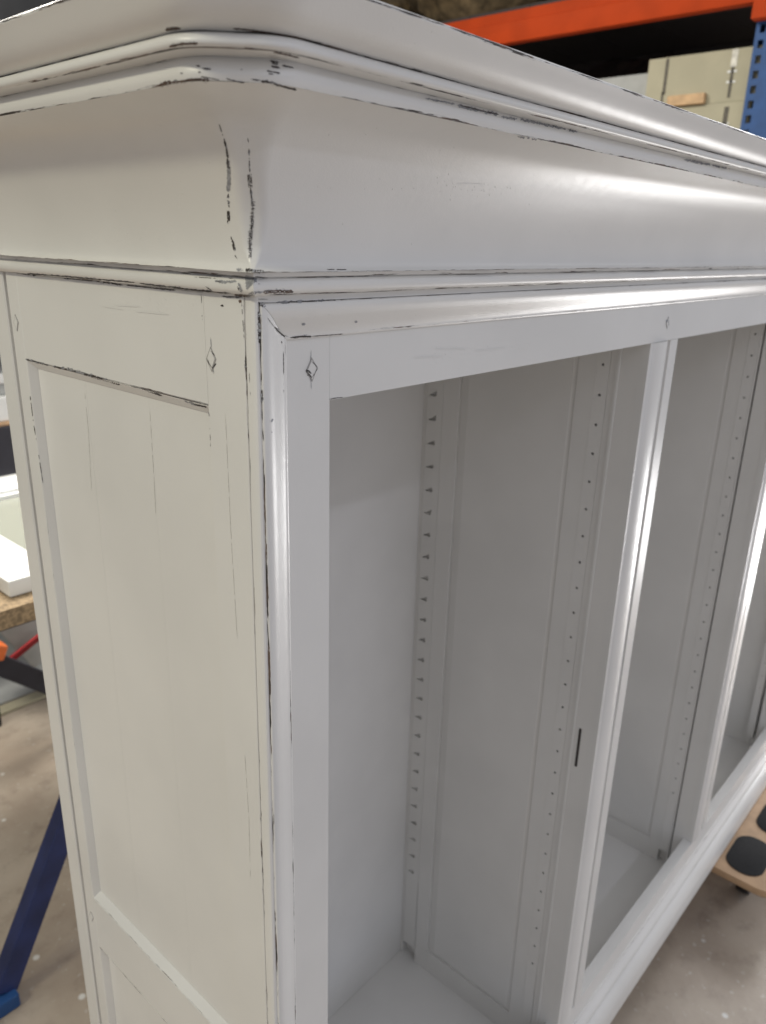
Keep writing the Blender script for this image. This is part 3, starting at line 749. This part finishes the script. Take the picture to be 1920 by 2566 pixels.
B3('bare', [(790, 440), (900, 452)], 6); B3('bare', [(815, 500), (835, 502)], 6); B3('bare', [(1380, 382), (1500, 384), (1560, 384)], 6, gaps=.1)
B3('primer', [(740, 580), (860, 566)], 22, jag=.8)
for c_, w_ in (([(380, 520), (440, 560)], 6), ([(100, 525), (240, 546), (430, 562)], 12), ([(0, 540), (120, 552)], 6), ([(180, 413), (290, 424)], 4), ([(290, 445), (470, 458)], 6), ([(420, 435), (520, 443)], 4)):
    B3('bare', c_, w_, gaps=.06, jag=.7)
# below the bead, stile top and mitre of the frame moulding
k4 = .2175
def B4(kind, pts, w, **k): ST(kind, crop(500, 700, k4, pts), w*k4, **k)
B4('bare', [(245, 300), (282, 308)], 22, jag=.6, step=1.2); B4('brown', [(455, 240), (485, 265)], 34, jag=.6, step=1.2)
B4('bare', [(22, 170), (28, 300)], 5, gaps=.1); B4('bare', [(28, 330), (35, 470)], 5, gaps=.3)
B4('bare', [(682, 370), (688, 480), (686, 600), (692, 740)], 24, jag=.6, step=1.6); B4('bare', [(719, 1270), (722, 1330), (716, 1430)], 16, jag=.6, step=2)
B4('bare', [(722, 1500), (726, 1640)], 8, gaps=.1); B4('bare', [(730, 1740), (740, 1860)], 9)
B4('bare', [(670, 228), (790, 230)], 7); B4('bare', [(675, 262), (720, 300), (735, 322)], 22, jag=.6, step=1.2); B4('primer', [(690, 275), (760, 315)], 30, jag=.7, step=1.2); B4('bare', [(700, 265), (800, 270)], 10, jag=.8)
B4('bare', [(880, 268), (1000, 262), (1200, 255), (1450, 244)], 18, jag=.5, step=2); B4('bare', [(1450, 244), (1655, 240)], 8, jag=.8, gaps=.1)
B4('bare', [(780, 440), (830, 510), (860, 545)], 6); B4('bare', [(860, 545), (900, 590), (950, 635), (985, 662)], 20, jag=.6, step=1.5); B4('bare', [(960, 640), (1022, 660)], 6)
B4('bare', [(945, 712), (948, 738)], 14, step=1); B4('bare', [(965, 830), (968, 950), (970, 1100)], 7, gaps=.04); B4('bare', [(968, 1200), (970, 1330)], 4, gaps=.1)
B4('bare', [(1045, 672), (1150, 660), (1290, 658)], 20, jag=.6, step=1.6); B4('bare', [(1290, 656), (1655, 628)], 9)
B4('bare', [(530, 870), (536, 980), (538, 1080)], 13, jag=.3); B4('bare', [(487, 270), (497, 400), (507, 560), (515, 680)], 5, gaps=.12)
B4('bare', [(575, 1070), (580, 1190)], 4); B4('bare', [(587, 1290), (588, 1340)], 5, gaps=.1)
# sanded frames of the two near pegs
B4('bare', [(1225, 1040), (1260, 1060), (1290, 1085)], 16, jag=.9, step=1.2); B4('bare', [(1225, 1055), (1295, 1132)], 14, jag=.5, step=1.2); B4('bare', [(1295, 1132), (1365, 1022)], 6); B4('bare', [(1290, 940), (1365, 1018)], 7)
B4('bare', [(1240, 1100), (1255, 1110)], 18, step=1); B4('bare', [(88, 905), (110, 965), (148, 1025)], 8, jag=.5); B4('bare', [(150, 1025), (195, 970)], 14, jag=.7, step=1.2); B4('bare', [(130, 825), (175, 880)], 9, jag=.7)
for c_ in ([(1285, 815), (1283, 880), (1275, 930)], [(1278, 1130), (1285, 1200), (1288, 1265)], [(130, 672), (140, 790)], [(162, 1030), (168, 1090)]): B4('primer', c_, 7, jag=.4)
B4('bare', [(0, 1450), (75, 1468)], 7, jag=.8); B4('bare', [(108, 1525), (114, 1580)], 8); B4('bare', [(1490, 1382), (1560, 1368), (1655, 1358)], 9, jag=.6); B4('bare', [(122, 1700), (130, 1950)], 3, gaps=.1)
# nail marks on the frame moulding
for c_ in ([(1175, 518), (1220, 512)],): B4('primer', c_, 30, jag=.1, step=1)
B4('primer', [(828, 1645), (846, 1605)], 20, jag=.1, step=1); B4('primer', [(832, 1752), (836, 1768)], 14, jag=.1, step=1)
ST('primer', [(888, 806), (896, 806)], 6, jag=.1, step=1); ST('primer', [(1671, 801), (1674, 817)], 7, jag=.1, step=1)
# side panel top moulding
k5 = .4592
for c_, w_ in (([(140, 652), (200, 668), (270, 688)], 7), ([(290, 692), (400, 715), (520, 750), (655, 792)], 11), ([(770, 812), (885, 853)], 7), ([(1060, 900), (1130, 915)], 7)):
    ST('bare', crop(0, 600, k5, c_), w_*k5, jag=.6, step=2)
ST('primer', crop(0, 600, k5, [(1008, 880), (1040, 890), (1070, 902)]), 12*k5, jag=.7, step=2); ST('primer', crop(0, 600, k5, [(400, 716), (560, 764)]), 12*k5, jag=.7, step=2)
for c_ in ([(120, 188), (200, 198)], [(345, 212), (500, 225), (672, 250)], [(690, 250), (880, 270), (960, 278)], [(150, 185), (400, 205), (740, 235)], [(760, 238), (1000, 268), (1155, 285)]):
    ST('bare', crop(0, 600, k5, c_), 5*k5, jag=.7, step=3)
for c_ in ([(163, 830), (185, 1010), (200, 1100)], [(208, 1150), (235, 1330)]): ST('bare', crop(0, 600, k5, c_), 3.5*k5, jag=.7, gaps=.25)
# hairline cracks where the panel boards meet and in the stile
for c_ in ([(213, 985), (222, 1080), (230, 1230)], [(376, 1030), (384, 1160), (392, 1310)], [(565, 1036), (579, 1335), (595, 1600)], [(614, 1890), (624, 2050), (628, 2200)]):
    ST('crack', c_, 1.0, jag=.8, gaps=.06, step=5)
# fascia scuffs on the front
for c_, w_ in (([(320, 455), (400, 475), (500, 496)], 9), ([(510, 505), (640, 525), (840, 570)], 7), ([(180, 425), (310, 450)], 5), ([(580, 590), (690, 605)], 5), ([(1300, 690), (1500, 730)], 6)):
    ST('primer', crop(960, 0, .58, c_), w_*.58*1.6, jag=.8, gaps=.05, step=3)
ST('bare', crop(960, 0, .58, [(330, 455), (420, 478), (500, 496)]), 2.6, jag=.8, step=3)
for nm in marks:
    bmx = marks[nm]; me = bpy.data.meshes.new('m'); bmesh.ops.recalc_face_normals(bmx, faces=bmx.faces); bmx.to_mesh(me); bmx.free()
    o = link('worn_paint', me, M[nm], cab, smooth=False); o['kind'] = 'stuff'
# grit and worm-mark clusters under the paint: raised dots and short ridges
nb = bmesh.new(); rnd = random.Random(4)
def dot(px, py, r):
    h = cast(px, py)
    if h is None: return
    m4 = Matrix.Translation(h[0]) @ h[1].to_track_quat('Z', 'Y').to_matrix().to_4x4() @ Matrix.Diagonal((r, r, r*.6, 1))
    bmesh.ops.create_icosphere(nb, subdivisions=1, radius=1, matrix=m4)
for (cx_, cy_, hx, hy, sl, n_) in ((1170, 470, 130, 28, .12, 40), (1160, 880, 130, 22, -.09, 46), (385, 770, 105, 26, .06, 44), (330, 590, 130, 22, .06, 30)):
    for k in range(n_):
        u = rnd.gauss(0, .5); v = rnd.gauss(0, .5); dot(cx_+u*hx, cy_+v*hy+u*hx*sl, rnd.uniform(.00028, .00055))
for k in range(90):
    dot(rnd.uniform(20, 1500), rnd.uniform(60, 820), rnd.uniform(.0003, .0006))
for c_ in ([(1144, 460), (1210, 462)], [(1090, 875), (1170, 874)], [(1190, 880), (1268, 871)], [(1040, 896), (1110, 893)], [(258, 767), (310, 776)], [(290, 765), (350, 768)], [(340, 780), (425, 788)]):
    stroke_bm(nb, c_, 2.6, jag=.4, lift=.00035, step=4)
me = bpy.data.meshes.new('m'); nb.to_mesh(me); nb.free()
o = link('paint_nibs', me, P, cab); o['kind'] = 'stuff'
